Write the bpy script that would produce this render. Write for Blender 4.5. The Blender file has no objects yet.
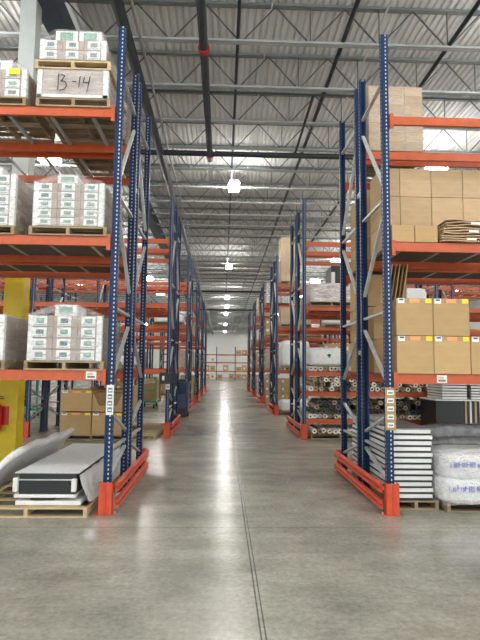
import bpy, math, random
from mathutils import Vector, Matrix
random.seed(11)
S = bpy.context.scene
C = S.collection
R = random.Random(5)

# ------------------------------------------------------------------ materials
def nodes(name):
    m = bpy.data.materials.new(name); m.use_nodes = True
    nt = m.node_tree; b = nt.nodes['Principled BSDF']
    return m, nt, b
def N(nt, t, **k):
    n = nt.nodes.new(t)
    for a, v in k.items():
        if a in n.inputs: n.inputs[a].default_value = v
        else: setattr(n, a, v)
    return n
def rgb(c): return (c[0], c[1], c[2], 1)
MATS = {}
def mat(name, col, rough=.6, metal=0, var=.12, scale=6, bump=0, stretch=(1, 1, 1), spread=0.0, spec=.5):
    m, nt, b = nodes(name); L = nt.links.new
    tc = N(nt, 'ShaderNodeTexCoord'); mp = N(nt, 'ShaderNodeMapping'); mp.inputs['Scale'].default_value = stretch
    L(tc.outputs['Object'], mp.inputs['Vector'])
    nz = N(nt, 'ShaderNodeTexNoise', Scale=scale, Detail=4.0, Roughness=.6); L(mp.outputs[0], nz.inputs['Vector'])
    mr = N(nt, 'ShaderNodeMapRange'); mr.inputs[1].default_value = .3; mr.inputs[2].default_value = .7
    mr.inputs[3].default_value = 1 - var; mr.inputs[4].default_value = 1 + var
    L(nz.outputs['Fac'], mr.inputs[0])
    val = mr.outputs[0]
    if spread:
        oi = N(nt, 'ShaderNodeObjectInfo'); m2 = N(nt, 'ShaderNodeMapRange')
        m2.inputs[3].default_value = 1 - spread; m2.inputs[4].default_value = 1 + spread
        L(oi.outputs['Random'], m2.inputs[0]); mu = N(nt, 'ShaderNodeMath', operation='MULTIPLY')
        L(val, mu.inputs[0]); L(m2.outputs[0], mu.inputs[1]); val = mu.outputs[0]
    vm = N(nt, 'ShaderNodeVectorMath', operation='SCALE'); vm.inputs[0].default_value = col[:3]
    L(val, vm.inputs['Scale']); L(vm.outputs[0], b.inputs['Base Color'])
    b.inputs['Roughness'].default_value = rough; b.inputs['Metallic'].default_value = metal
    b.inputs['Specular IOR Level'].default_value = spec
    if bump:
        bp = N(nt, 'ShaderNodeBump', Strength=bump, Distance=.01); L(nz.outputs['Fac'], bp.inputs['Height']); L(bp.outputs[0], b.inputs['Normal'])
    MATS[name] = m
    return m
ORANGE = mat('orange_beam_paint', (.47, .082, .018), .42, var=.14, scale=9)
GUARD = mat('orange_guard_paint', (.56, .062, .018), .5, var=.2, scale=12)
GALV = mat('galvanised_steel', (.50, .52, .52), .42, .55, var=.12, scale=14)
BRACE = mat('galvanised_brace', (.50, .53, .52), .45, .35, var=.12, scale=14)
KRAFT = mat('kraft_board', (.455, .30, .138), .8, var=.07, scale=4, stretch=(1, 1, 6), spread=.10)
KRAFT2 = mat('pale_kraft_board', (.47, .33, .19), .8, var=.10, scale=5, stretch=(1, 1, 8), spread=.12)
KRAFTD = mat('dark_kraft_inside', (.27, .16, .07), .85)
SHEET = mat('layered_paper_board', (.42, .35, .31), .8, var=.28, scale=3, stretch=(.6, .6, 26))
GREYC = mat('grey_brown_carton', (.36, .28, .23), .8, var=.12, scale=5, stretch=(1, 1, 9), spread=.1)
WHITE = mat('white_board', (.72, .72, .70), .6, var=.06, scale=8, spread=.04)
LABELW = mat('white_label', (.74, .76, .74), .5, var=.03)
GREENL = mat('green_print', (.17, .34, .25), .6, var=.75, scale=45)
DARKL = mat('dark_print', (.13, .18, .18), .6, var=.8, scale=60)
BLACKP = mat('black_plastic', (.012, .013, .015), .45, var=.2)
INK = mat('black_marker', (.02, .02, .02), .6, var=0)
BLUEP = mat('blue_print', (.22, .27, .62), .6, var=.4, scale=30)
ORL = mat('orange_label', (.80, .33, .12), .6, var=.05)
YEL = mat('yellow_label', (.90, .62, .03), .6, var=.05)
TAPE = mat('brown_tape', (.36, .24, .10), .35, var=.05)
WOOD = mat('pallet_wood', (.30, .22, .13), .8, var=.28, scale=5, stretch=(1, 6, 6), spread=.18)
WOODD = mat('shade_darkened_boards', (.13, .10, .08), .85, var=.3, scale=5, stretch=(1, 6, 6))  # wood darkened to stand in for shade beneath the rack levels
WOODN = mat('fresh_pallet_wood', (.50, .38, .22), .75, var=.2, scale=5, stretch=(1, 6, 6), spread=.08)
YELLOW = mat('yellow_column_paint', (.78, .57, .015), .45, var=.12, scale=4)
COLG = mat('grey_column_paint', (.55, .58, .56), .5, var=.06, scale=3)
GIRD = mat('dark_blue_steel', (.055, .085, .12), .5, .2, var=.15)
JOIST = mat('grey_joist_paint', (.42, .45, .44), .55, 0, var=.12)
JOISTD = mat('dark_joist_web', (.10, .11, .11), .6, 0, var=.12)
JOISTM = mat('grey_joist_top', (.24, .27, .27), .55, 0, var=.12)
PIPE = mat('black_steel_pipe', (.030, .036, .042), .45, .3, var=.2)
PIPEG = mat('grey_green_pipe', (.045, .06, .065), .45, .2, var=.2)
REDP = mat('red_coupling', (.45, .03, .03), .4)
REDX = mat('red_extinguisher', (.60, .02, .02), .3)
GREENM = mat('green_cart_paint', (.02, .30, .13), .45)
NAVY = mat('navy_machine_paint', (.012, .022, .065), .35)
RUBBER = mat('rubber', (.02, .02, .02), .8)
FOAM = mat('white_foam', (.72, .73, .72), .6, var=.16, scale=34, bump=1.0)
PAPER = mat('cream_roll', (.70, .66, .55), .7, var=.2, scale=14, spread=.25)
ROLLD = mat('dark_roll', (.085, .078, .07), .7, var=.4, scale=14, spread=.5)
ROLLB = mat('brown_roll', (.34, .25, .15), .7, var=.3, scale=14, spread=.3)
CORE = mat('roll_core', (.03, .025, .02), .9)
GREYW = mat('grey_film_bundle', (.20, .20, .20), .3, var=.45, scale=9, bump=.8)
WALLM = mat('white_wall_panel', (.88, .90, .89), .6, var=.03, scale=1)
LAMPH = mat('white_lamp_housing', (.7, .7, .7), .5)

def perf_mat():
    m, nt, b = nodes('blue_perforated_post'); L = nt.links.new
    tc = N(nt, 'ShaderNodeTexCoord'); sp = N(nt, 'ShaderNodeSeparateXYZ'); L(tc.outputs['Object'], sp.inputs[0])
    def mt(op, a, bb=None, c=None):
        n = N(nt, 'ShaderNodeMath', operation=op)
        for i, v in enumerate((a, bb, c)):
            if v is None: continue
            if isinstance(v, (int, float)): n.inputs[i].default_value = v
            else: L(v, n.inputs[i])
        return n.outputs[0]
    z = mt('FRACT', mt('DIVIDE', sp.outputs['Z'], .0508))
    zin = mt('MULTIPLY', mt('GREATER_THAN', z, .22), mt('LESS_THAN', z, .68))
    xx = mt('SUBTRACT', mt('ABSOLUTE', sp.outputs['X']), .012)
    xin = mt('LESS_THAN', mt('ABSOLUTE', mt('SUBTRACT', sp.outputs['X'], .012)), .0075)
    yin = mt('LESS_THAN', mt('ABSOLUTE', mt('SUBTRACT', sp.outputs['Y'], .028)), .008)
    hole = mt('MULTIPLY', zin, mt('MAXIMUM', xin, yin))
    nz = N(nt, 'ShaderNodeTexNoise', Scale=7.0)
    L(tc.outputs['Object'], nz.inputs['Vector'])
    cr = N(nt, 'ShaderNodeMix', data_type='RGBA'); cr.inputs[6].default_value = (.004, .017, .060, 1); cr.inputs[7].default_value = (.007, .028, .090, 1)
    L(nz.outputs['Fac'], cr.inputs[0])
    mx = N(nt, 'ShaderNodeMix', data_type='RGBA'); L(hole, mx.inputs[0]); L(cr.outputs[2], mx.inputs[6]); mx.inputs[7].default_value = (.50, .54, .57, 1)
    L(mx.outputs[2], b.inputs['Base Color']); b.inputs['Roughness'].default_value = .45; b.inputs['Specular IOR Level'].default_value = .25
    return m
BLUE = perf_mat()

def film_mat(name, lo, hi, col=(.82, .83, .84)):
    m, nt, b = nodes(name); L = nt.links.new
    tc = N(nt, 'ShaderNodeTexCoord'); mp = N(nt, 'ShaderNodeMapping'); mp.inputs['Scale'].default_value = (2.2, 2.2, 6.5); mp.inputs['Rotation'].default_value = (.25, .3, .1)
    L(tc.outputs['Object'], mp.inputs['Vector'])
    nz = N(nt, 'ShaderNodeTexNoise', Scale=2.4, Detail=6.0, Roughness=.7, Distortion=1.2); L(mp.outputs[0], nz.inputs['Vector'])
    mr = N(nt, 'ShaderNodeMapRange'); mr.inputs[1].default_value = .40; mr.inputs[2].default_value = .68
    mr.inputs[3].default_value = lo; mr.inputs[4].default_value = hi; L(nz.outputs['Fac'], mr.inputs[0])
    b.inputs['Base Color'].default_value = rgb(col); b.inputs['Roughness'].default_value = .22
    bp = N(nt, 'ShaderNodeBump', Strength=.5, Distance=.02); L(nz.outputs['Fac'], bp.inputs['Height']); L(bp.outputs[0], b.inputs['Normal'])
    tr = N(nt, 'ShaderNodeBsdfTransparent'); ms = N(nt, 'ShaderNodeMixShader')
    L(mr.outputs[0], ms.inputs[0]); L(tr.outputs[0], ms.inputs[1]); L(b.outputs[0], ms.inputs[2])
    L(ms.outputs[0], nt.nodes['Material Output'].inputs['Surface'])
    return m
FILM = film_mat('stretch_film', .05, .46, (.74, .74, .74))
FILMH = film_mat('heavy_stretch_film', .35, .85)

def floor_mat():
    m, nt, b = nodes('polished_concrete'); L = nt.links.new
    tc = N(nt, 'ShaderNodeTexCoord')
    def nz(scale, det=5.0, ro=.6, st=None, dist=0.0):
        n = N(nt, 'ShaderNodeTexNoise', Scale=scale, Detail=det, Roughness=ro, Distortion=dist)
        if st:
            mp = N(nt, 'ShaderNodeMapping'); mp.inputs['Scale'].default_value = st; L(tc.outputs['Object'], mp.inputs['Vector']); L(mp.outputs[0], n.inputs['Vector'])
        else: L(tc.outputs['Object'], n.inputs['Vector'])
        return n.outputs['Fac']
    def mt(op, a, bb=None, cl=False):
        n = N(nt, 'ShaderNodeMath', operation=op); n.use_clamp = cl
        for i, v in enumerate((a, bb)):
            if v is None: continue
            if isinstance(v, (int, float)): n.inputs[i].default_value = v
            else: L(v, n.inputs[i])
        return n.outputs[0]
    def rng(v, a, bb, c, d):
        n = N(nt, 'ShaderNodeMapRange'); L(v, n.inputs[0])
        for i, q in enumerate((a, bb, c, d)): n.inputs[i + 1].default_value = q
        return n.outputs[0]
    big = rng(nz(.38, 3.0, .5, None, .5), 0, 1, .30, 1.70)
    mid = rng(nz(1.9, 7.0, .65), 0, 1, .40, 1.60)
    fine = rng(nz(22, 6.0, .75), 0, 1, .30, 1.70)
    streak = rng(nz(1.0, 6.0, .6, (.5, 3.2, 1)), 0, 1, .62, 1.38)
    v = mt('MULTIPLY', mt('MULTIPLY', big, mid), mt('MULTIPLY', fine, streak))
    sp = N(nt, 'ShaderNodeSeparateXYZ'); L(tc.outputs['Object'], sp.inputs[0])
    # saw-cut joint along the aisle: two fine dark lines
    def line(c, o, w): return mt('LESS_THAN', mt('ABSOLUTE', mt('SUBTRACT', c, o)), w)
    jl = mt('MAXIMUM', line(sp.outputs['X'], .262, .006), line(sp.outputs['X'], .292, .005))
    far = mt('MAXIMUM', line(sp.outputs['X'], -5.9, .01), line(sp.outputs['X'], 6.4, .01))
    ty = mt('FRACT', mt('DIVIDE', mt('ADD', sp.outputs['Y'], 6.55 * 10 - 5.68), 6.55))
    jt = mt('LESS_THAN', mt('ABSOLUTE', mt('SUBTRACT', ty, .5)), 0)  # none
    jt = mt('LESS_THAN', ty, .0035)
    v2 = mt('MULTIPLY', v, mt('SUBTRACT', 1.0, mt('MULTIPLY', mt('MAXIMUM', jl, far), .72)))
    v2 = mt('MULTIPLY', v2, mt('ADD', 1.0, mt('MULTIPLY', jt, -.3)))
    hue = N(nt, 'ShaderNodeMix', data_type='RGBA'); L(nz(.6, 3.0), hue.inputs[0])
    hue.inputs[6].default_value = (.300, .292, .245, 1); hue.inputs[7].default_value = (.365, .353, .300, 1)
    vm = N(nt, 'ShaderNodeVectorMath', operation='SCALE'); L(hue.outputs[2], vm.inputs[0]); L(v2, vm.inputs['Scale'])
    L(vm.outputs[0], b.inputs['Base Color'])
    b.inputs['Roughness'].default_value = .24
    b.inputs['Specular IOR Level'].default_value = .6
    return m
FLOOR = floor_mat()
def deck_mat():
    m = mat('galvanised_roof_deck', (.78, .785, .77), .6, 0, var=.10, scale=1.6, stretch=(5, .12, 1))
    return m
DECK = deck_mat()
def emit(name, col, s):
    m = bpy.data.materials.new(name); m.use_nodes = True; nt = m.node_tree; nt.nodes.clear()
    e = N(nt, 'ShaderNodeEmission'); e.inputs[0].default_value = rgb(col); e.inputs[1].default_value = s
    o = N(nt, 'ShaderNodeOutputMaterial'); nt.links.new(e.outputs[0], o.inputs[0]); return m
LENS = emit('led_lens', (1, .975, .93), 62)
UPFILL = emit('added_ceiling_fill', (1, .98, .94), 16)

# ------------------------------------------------------------------ mesh helpers
class MB:
    def __init__(s): s.v = []; s.f = []; s.m = []
    def add(s, vs, fs, m=0):
        k = len(s.v); s.v += [tuple(v) for v in vs]; s.f += [tuple(i + k for i in f) for f in fs]; s.m += [m] * len(fs); return s
    def box(s, x0, y0, z0, x1, y1, z1, m=0, M=None):
        vs = [Vector(p) for p in ((x0, y0, z0), (x1, y0, z0), (x1, y1, z0), (x0, y1, z0), (x0, y0, z1), (x1, y0, z1), (x1, y1, z1), (x0, y1, z1))]
        if M: vs = [M @ v for v in vs]
        return s.add(vs, [(0, 3, 2, 1), (4, 5, 6, 7), (0, 1, 5, 4), (1, 2, 6, 5), (2, 3, 7, 6), (3, 0, 4, 7)], m)
    def bar(s, p, q, w, h, m=0, up=(0, 0, 1)):
        p = Vector(p); q = Vector(q); d = (q - p).normalized(); u = Vector(up)
        if abs(d.dot(u)) > .98: u = Vector((1, 0, 0))
        a = d.cross(u).normalized() * w / 2; b = d.cross(a).normalized() * h / 2
        vs = [p - a - b, p + a - b, p + a + b, p - a + b, q - a - b, q + a - b, q + a + b, q - a + b]
        return s.add(vs, [(0, 1, 2, 3), (7, 6, 5, 4), (0, 4, 5, 1), (1, 5, 6, 2), (2, 6, 7, 3), (3, 7, 4, 0)], m)
    def cyl(s, p, q, r, n=12, m=0, r2=None, caps=True, mc=None):
        p = Vector(p); q = Vector(q); d = (q - p).normalized(); u = Vector((0, 0, 1)) if abs(d.z) < .9 else Vector((1, 0, 0))
        a = d.cross(u).normalized(); b = d.cross(a).normalized(); r2 = r if r2 is None else r2
        vs = [p + (a * math.cos(t) + b * math.sin(t)) * r for t in [2 * math.pi * i / n for i in range(n)]]
        vs += [q + (a * math.cos(t) + b * math.sin(t)) * r2 for t in [2 * math.pi * i / n for i in range(n)]]
        s.add(vs, [(i, i + n, (i + 1) % n + n, (i + 1) % n) for i in range(n)], m)
        if caps: s.add(vs, [tuple(range(n))], m if mc is None else mc); s.add(vs, [tuple(range(2 * n - 1, n - 1, -1))], m if mc is None else mc)
        return s
    def lathe(s, prof, n=20, m=0, c=(0, 0, 0)):
        vs = []; k = len(prof)
        for i in range(n):
            t = 2 * math.pi * i / n
            for r, z in prof: vs.append((c[0] + r * math.cos(t), c[1] + r * math.sin(t), c[2] + z))
        fs = [(i * k + j, ((i + 1) % n) * k + j, ((i + 1) % n) * k + j + 1, i * k + j + 1) for i in range(n) for j in range(k - 1)]
        return s.add(vs, fs, m)
    def extr(s, prof, axis, a, b, m=0, closed=True, caps=True):
        # prof: 2-D points; axis x: (y,z), y: (x,z), z: (x,y)
        def P(p, t): return {'x': (t, p[0], p[1]), 'y': (p[0], t, p[1]), 'z': (p[0], p[1], t)}[axis]
        n = len(prof); vs = [P(p, a) for p in prof] + [P(p, b) for p in prof]
        fs = [(i, (i + 1) % n, (i + 1) % n + n, i + n) for i in range(n if closed else n - 1)]
        if closed and caps: fs += [tuple(range(n - 1, -1, -1)), tuple(range(n, 2 * n))]
        return s.add(vs, fs, m)
    def mesh(s, name, mats):
        me = bpy.data.meshes.new(name); me.from_pydata(s.v, [], s.f)
        for mm in (mats if isinstance(mats, (list, tuple)) else [mats]): me.materials.append(mm)
        for i, p in enumerate(me.polygons): p.material_index = s.m[i]
        me.update(); return me
    def build(s, name, mats, parent=None, loc=None, bevel=0, smooth=False):
        o = link(name, s.mesh(name, mats), parent, loc)
        if smooth:
            for p in o.data.polygons: p.use_smooth = True
        if bevel: 
            b = o.modifiers.new('edge', 'BEVEL'); b.width = bevel; b.segments = 2; b.limit_method = 'ANGLE'
        return o
def link(name, me, parent=None, loc=None, rot=None):
    o = bpy.data.objects.new(name, me); C.objects.link(o)
    if parent: o.parent = parent
    if loc is not None: o.location = loc
    if rot is not None: o.rotation_euler = rot
    return o
def tag(o, label, cat, group=None, kind=None):
    if label: o['label'] = label
    if cat: o['category'] = cat
    if group: o['group'] = group
    if kind: o['kind'] = kind
    return o
def thing(name, loc, label, cat, group=None, rotz=0):
    o = bpy.data.objects.new(name, None); C.objects.link(o); o.location = loc; o.rotation_euler = (0, 0, rotz)
    return tag(o, label, cat, group)
def struct(o): o['kind'] = 'structure'; return o

# ------------------------------------------------------------------ layout constants
H = 1.65
Y1, PER = 6.26, 6.555
F = (0.0, 1.04, 1.30, 2.34)                 # the four post lines of a back-to-back row
LEVELS = (1.61, 3.21, 4.81)
XL, XR, BAY = -1.31, 1.98, 3.29
ORD = ['nearest', 'second', 'third', 'fourth', 'fifth', 'farthest']
WALL_Y = 100.7

# ------------------------------------------------------------------ setting
struct(MB().box(-24, -8, -.2, 24, WALL_Y, 0).build('floor', FLOOR))
pr = []; x = -24.0
while x < 24:
    pr += [(x, 9.0), (x + .075, 9.0), (x + .095, 9.05), (x + .13, 9.05)]; x += .15
deck = MB(); n = len(pr)
deck.add([(p[0], -8, p[1]) for p in pr] + [(p[0], WALL_Y, p[1]) for p in pr], [(i, i + 1, i + 1 + n, i + n) for i in range(n - 1)])
deck.box(-24, -8, 9.06, 24, WALL_Y, 9.12)
struct(deck.build('ceiling', DECK))
struct(MB().box(-24, WALL_Y, 0, 24, WALL_Y + .2, 9.1).build('wall_back', WALLM))
struct(MB().box(-24.2, -8, 0, -24, WALL_Y, 9.1).build('wall_left', WALLM))
struct(MB().box(24, -8, 0, 24.2, WALL_Y, 9.1).build('wall_right', WALLM))

# roof joists
tc = MB(); bc = MB(); wb = MB(); vs = MB()
X0, X1 = -23.4, 23.4
for dy in (-.035, .035): tc.box(X0, dy - .028, 8.93, X1, dy + .028, 8.937); tc.box(X0, dy - .004, 8.93, X1, dy + .004, 8.99)
for dy in (-.035, .035): bc.box(X0, dy - .028, 8.15, X1, dy + .028, 8.157); bc.box(X0, dy - .004, 8.157, X1, dy + .004, 8.21)
k0 = .27 - 1.4 * 17
for i in range(34):
    a = k0 + 1.4 * i
    if a < X0 + .3 or a > X1 - 1.5: continue
    wb.bar((a + .03, 0, 8.19), (a + .7, 0, 8.94), .022, .022); wb.bar((a + .7, 0, 8.94), (a + 1.37, 0, 8.19), .022, .022)
    if a > 1.2: wb.bar((a, 0, 8.19), (a, 0, 8.94), .02, .02)
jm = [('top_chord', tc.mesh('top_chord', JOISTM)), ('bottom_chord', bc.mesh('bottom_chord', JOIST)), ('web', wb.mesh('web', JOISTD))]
for i in range(-3, 52):
    y = 10.03 + 1.715 * i
    if y > WALL_Y - .4: break
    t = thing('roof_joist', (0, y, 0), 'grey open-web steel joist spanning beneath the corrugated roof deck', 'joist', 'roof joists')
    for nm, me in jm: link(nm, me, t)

# girders over the columns, columns
def girder(x, label):
    t = thing('roof_girder', (x, 0, 0), label, 'girder')
    MB().box(-.2, -7, 8.10, .2, WALL_Y - .3, 8.13).build('flange', GIRD, t)
    MB().box(-.014, -7, 8.13, .014, WALL_Y - .3, 8.90).build('girder_web', GIRD, t)
girder(-3.28, 'dark blue steel girder running overhead above the grey-topped yellow column')
def column(x, y, label):
    t = thing('column', (x, y, 0), label, 'column')
    MB().box(-.14, -.14, 3.3, .14, .14, 8.1).build('shaft', COLG, t, bevel=.012)
    b = MB().box(-.16, -.16, 0, .16, .16, 3.3)
    b.build('yellow_sleeve', YELLOW, t, bevel=.02)
    g = MB()
    for z in (.35, .9, 1.5, 2.1, 2.7): g.box(-.165, -.165, z, .165, .165, z + .012)
    g.build('sleeve_rib', YELLOW, t)
column(-3.50, 9.0, 'square grey column with yellow lower sleeve behind the nearest left rack')

# pipes
def pipe(name, p, q, r, m, label, coups=(), cr=None):
    t = thing(name, p, label, 'pipe')
    d = Vector(q) - Vector(p)
    MB().cyl((0, 0, 0), d, r, 14).build('pipe_run', m, t, smooth=False)
    for c in coups:
        u = d.normalized(); a = u * (c)
        MB().cyl(a - u * .06, a + u * .06, r * 1.35, 14).build('coupling', REDP if cr is None else cr, t)
    return t
pipe('sprinkler_main', (-1.93, -6, 7.98), (-1.93, 99, 7.98), .11, PIPEG, 'thick dark pipe running lengthwise under the roof above the left rack ends')
pipe('conduit', (-1.70, -6, 8.08), (-1.70, 99, 8.08), .028, GALV, 'slim grey conduit running beside the thick dark pipe over the left racks')
pipe('sprinkler_main', (-.45, -6, 7.98), (-.47, 15.6, 7.98), .085, PIPEG, 'dark pipe with red couplings that ends above the aisle at the cross main', (16.0, 21.3))
pipe('cross_main', (-23, 15.15, 7.98), (23, 15.15, 7.98), .08, PIPE, 'black sprinkler cross main spanning the building just in front of the nearest hanging lamp')
pipe('branch_pipe', (-1.9, 11.86, 8.1), (23, 11.86, 8.1), .022, PIPE, 'thin black branch pipe crossing overhead nearer than the cross main')
pipe('branch_pipe', (-23, 43.4, 8.0), (23, 43.4, 8.0), .07, PIPE, 'black pipe crossing the far aisle overhead, nearer of the two far ones')
pipe('branch_pipe', (-23, 57, 8.0), (23, 57, 8.0), .09, PIPE, 'black pipe crossing the far aisle overhead, farther of the two far ones')
pipe('branch_pipe', (.21, -6, 8.24), (.21, 99, 8.24), .032, PIPE, 'thin black pipe running lengthwise directly above the aisle centre')
pipe('branch_pipe', (2.33, -6, 8.24), (2.33, 99, 8.24), .045, PIPE, 'black pipe running lengthwise above the right rack ends', (13.2,))
pipe('branch_pipe', (4.5, -6, 8.24), (4.5, 99, 8.24), .045, PIPE, 'black pipe running lengthwise above the right bays, farthest right', (12.8,))
pipe('branch_pipe', (2.05, 11.9, 8.1), (2.05, 15.1, 8.0), .035, PIPE, 'short black pipe dropping to the cross main right of the aisle')
pipe('conduit', (.95, 3, 8.9), (.75, 24, 8.9), .014, WHITE, 'thin white conduit fixed under the roof deck right of the aisle centre')
pipe('conduit', (3.2, 3, 8.86), (3.2, 30, 8.86), .02, WHITE, 'white conduit fixed under the roof deck above the nearest right rack')

# high-bay lamps
lh = MB().box(-.19, -.30, .06, .19, .30, .10).box(-.05, -.28, .10, .05, .28, .15).mesh('housing', LAMPH)
ll = MB().box(-.17, -.30, -.08, -.02, .30, .06).box(.02, -.30, -.08, .17, .30, .06).mesh('lens', LENS)
lu = MB().box(-.15, -.25, .152, .15, .25, .156).mesh('added_uplight', UPFILL)  # glowing panel added on top of each lamp to brighten the ceiling
lc = MB().cyl((0, -.2, .15), (0, -.2, .98), .006, 6).cyl((0, .2, .15), (0, .2, .98), .006, 6).mesh('suspension_cable', GALV)
def lamp(x, y, z, label, rot=0):
    t = thing('high_bay_lamp', (x, y, z), label, 'lamp', 'high-bay lamps', rot)
    for nm, me in (('housing', lh), ('lens', ll), ('added_uplight', lu), ('suspension_cable', lc)): link(nm, me, t)
for y, lab in ((-11 + 4, 'high-bay lamp above the aisle behind the viewer'), (3.4, 'high-bay lamp above the aisle just overhead and out of view'),
               (18.04, 'bright high-bay lamp above the aisle, largest and nearest in view'), (32.7, 'second high-bay lamp along the aisle, below the nearest one'),
               (47.3, 'third high-bay lamp along the aisle'), (54.3, 'small high-bay lamp just below the third one'),
               (61.4, 'smallest dim high-bay lamp between the two far cross pipes and wall'), (76.4, 'farthest high-bay lamp, just above the white end wall'), (91, 'high-bay lamp next to the end wall')):
    lamp(.31, y, 8.0, lab)
for y in (-6, 3.4, 9.6, 15.9, 23.2, 30.5, 37.7, 45, 53, 61, 69, 77, 92):  # extra lamps added between the grid ones to brighten ceiling and bays
    for x, sd in ((-5.4, 'left'), (6.62, 'right')):
        lamp(x, y, 8.0, 'high-bay lamp glowing between the beams of the nearest %s rack' % sd if y == 15.9 else 'high-bay lamp over the %s bays, in a row with lamps added for brightness' % sd, math.pi / 2)
for y in (0, 14, 28, 42, 60, 78, 92):  # outer lamps added out of view to light the background
    for x, sd in ((-11.4, 'left'), (12.6, 'right'), (-18, 'outer left'), (19, 'outer right')): lamp(x, y, 8.0, 'added unseen high-bay lamp far over the %s side of the hall' % sd)

# ------------------------------------------------------------------ racks
def post_mesh(h):
    m = MB(); w, d, t = .044, .066, .004
    prof = [(-w, 0), (w, 0), (w, d), (w - .022, d), (w - .022, d - t), (w - t, d - t), (w - t, t), (-w + t, t), (-w + t, d - t), (-w + .022, d - t), (-w + .022, d), (-w, d)]
    m.extr(prof, 'z', 0.008, h); return m.mesh('post', BLUE)
POST = post_mesh(5.88)
PLATE = MB().box(-.07, -.03, 0, .07, .11, .008).cyl((.058, .08, .008), (.058, .08, .035), .008, 6).mesh('foot_plate', BLUE)
def beam_mesh(L):
    m = MB()
    m.extr([(0, -.115), (.042, -.115), (.042, 0), (.02, 0), (.02, -.03), (0, -.03)][::-1], 'x', .004, L - .004)
    for x in (0.0, L - .045): m.box(x, -.012, -.17, x + .045, 0.0, .02); m.box(x + (0 if x == 0 else .04), -.012, -.17, x + (.005 if x == 0 else .045), .045, .02)
    for x in (.022, L - .022):
        for z in (-.14, -.075, -.01): m.cyl((x, -.018, z), (x, -.012, z), .009, 8)
    return m.mesh('beam', ORANGE)
BEAM = beam_mesh(BAY - .1)
BEAMR = BEAM
SUPPORT = MB().box(-.022, .045, -.034, .022, F[1] - .0, -.03).box(-.022, .045, -.034, -.019, F[1], -.003).box(.019, .045, -.034, .022, F[1], -.003).mesh('support_bar', GALV)
BR = [(.33, .60, 1), (.68, .69, 0), (1.12, .82, 1), (1.5, 2.2, 1), (2.36, 2.36, 0), (3.63, 2.68, 1), (3.76, 3.76, 0), (3.90, 5.01, 1), (5.30, 5.25, 0)]
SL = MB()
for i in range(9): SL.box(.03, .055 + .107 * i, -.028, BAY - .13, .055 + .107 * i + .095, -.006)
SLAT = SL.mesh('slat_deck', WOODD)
brm = []
for a, b, k in BR:
    brm.append(MB().extr([(-.004, -.02), (.0, -.02), (.0, .02), (-.004, .02)], 'x', 0, .001).mesh('x', BRACE) if False else
               MB().bar((0, .06, a), (0, F[1] + .006, b), .028, .045, up=(1, 0, 0)).mesh('brace', BRACE))
brm2 = [MB().bar((0, .06, b), (0, F[1] + .006, a), .028, .045, up=(1, 0, 0)).mesh('brace', BRACE) for a, b, k in BR]
SPACER = MB().box(-.03, F[1] + .066, -.03, .03, F[2], .03).mesh('row_spacer', BRACE)
LTAG = MB().box(-.06, -.016, -.045, .06, -.013, .045).box(-.045, -.0175, -.03, .045, -.016, -.005, 1).box(-.045, -.0175, .005, .02, -.016, .028, 2).mesh('location_label', [LABELW, DARKL, ORL])

def rack(side, k, bays):
    sgn = -1 if side == 'left' else 1
    x0 = XL if side == 'left' else XR; y0 = Y1 + PER * k
    t = thing('pallet_rack', (x0, y0, 0), 'blue and orange back-to-back pallet rack, %s row %s of the aisle' % (ORD[k], side), 'pallet rack', 'pallet racks')
    for j in range(bays + 1):
        xx = sgn * BAY * j
        for i, f in enumerate(F):
            flip = i in (1, 3)
            o = link('post', POST, t, (xx, f + (.066 if flip else 0), 0), (0, 0, math.pi if flip else 0))
            link('foot_plate', PLATE, t, (xx, f + (.066 if flip else 0), 0), (0, 0, math.pi if flip else 0))
        for q in range(len(BR)):
            if j > 0 and k > 1 and q in (1, 6): continue
            link('brace', brm[q], t, (xx, 0, 0)); link('brace', brm2[q], t, (xx, F[2], 0))
        for z in (1.9, 4.2): link('row_spacer', SPACER, t, (xx, 0, z))
    for j in range(bays):
        xa = min(sgn * BAY * j, sgn * BAY * (j + 1)) + .05
        for lv, z in enumerate(LEVELS):
            for i, f in enumerate(F):
                flip = i in (1, 3)
                if flip: link('beam', BEAM, t, (xa + BAY - .1, f + .078, z), (0, 0, math.pi))
                else: link('beam', BEAM, t, (xa, f - .012, z))
            if side == 'right' and lv == 2 and k in (0, 1): continue
            if side == 'left' and lv == 2 and k == 1: continue
            for base in (0, F[2]):
                for u in (.28, .80, 1.32, 1.88, 2.40, 2.92):
                    link('support_bar', SUPPORT, t, (xa + u - .05, base, z))
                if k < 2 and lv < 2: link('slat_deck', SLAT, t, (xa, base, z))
    return t
racks = {}
for k in range(6):
    racks['left', k] = rack('left', k, (1, 2, 3, 3, 3, 2)[k])
    racks['right', k] = rack('right', k, (1, 2, 3, 3, 3, 2)[k])
link('location_label', LTAG, racks['left', 0], (-.22, 0, 1.555)); link('location_label', LTAG, racks['right', 0], (.63, 0, 1.555))
# label strips on the front posts
def strip(rk, w, zs, back, lab, light, name, x=0):
    b = MB().box(x - w, -.006, zs[0] - .06, x + w, -.001, zs[-1] + .06).build(name, back, rk)
    for z in zs:
        MB().box(x - w * .62, -.009, z - .028, x + w * .62, -.0065, z + .028, 0).box(x - w * .45, -.0105, z - .012, x + w * .45, -.009, z + .006, 1).build('level_label', [lab, light], b)
strip(racks['left', 0], .042, [1.16, 1.235, 1.31, 1.385], LABELW, DARKL, LABELW, 'label_strip', .005)
strip(racks['right', 0], .062, [1.01, 1.105, 1.20, 1.295, 1.39], TAPE, LABELW, DARKL, 'label_strip', .01)
strip(racks['left', 1], .05, [1.2, 1.3, 1.4], LABELW, DARKL, LABELW, 'label_strip')

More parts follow.
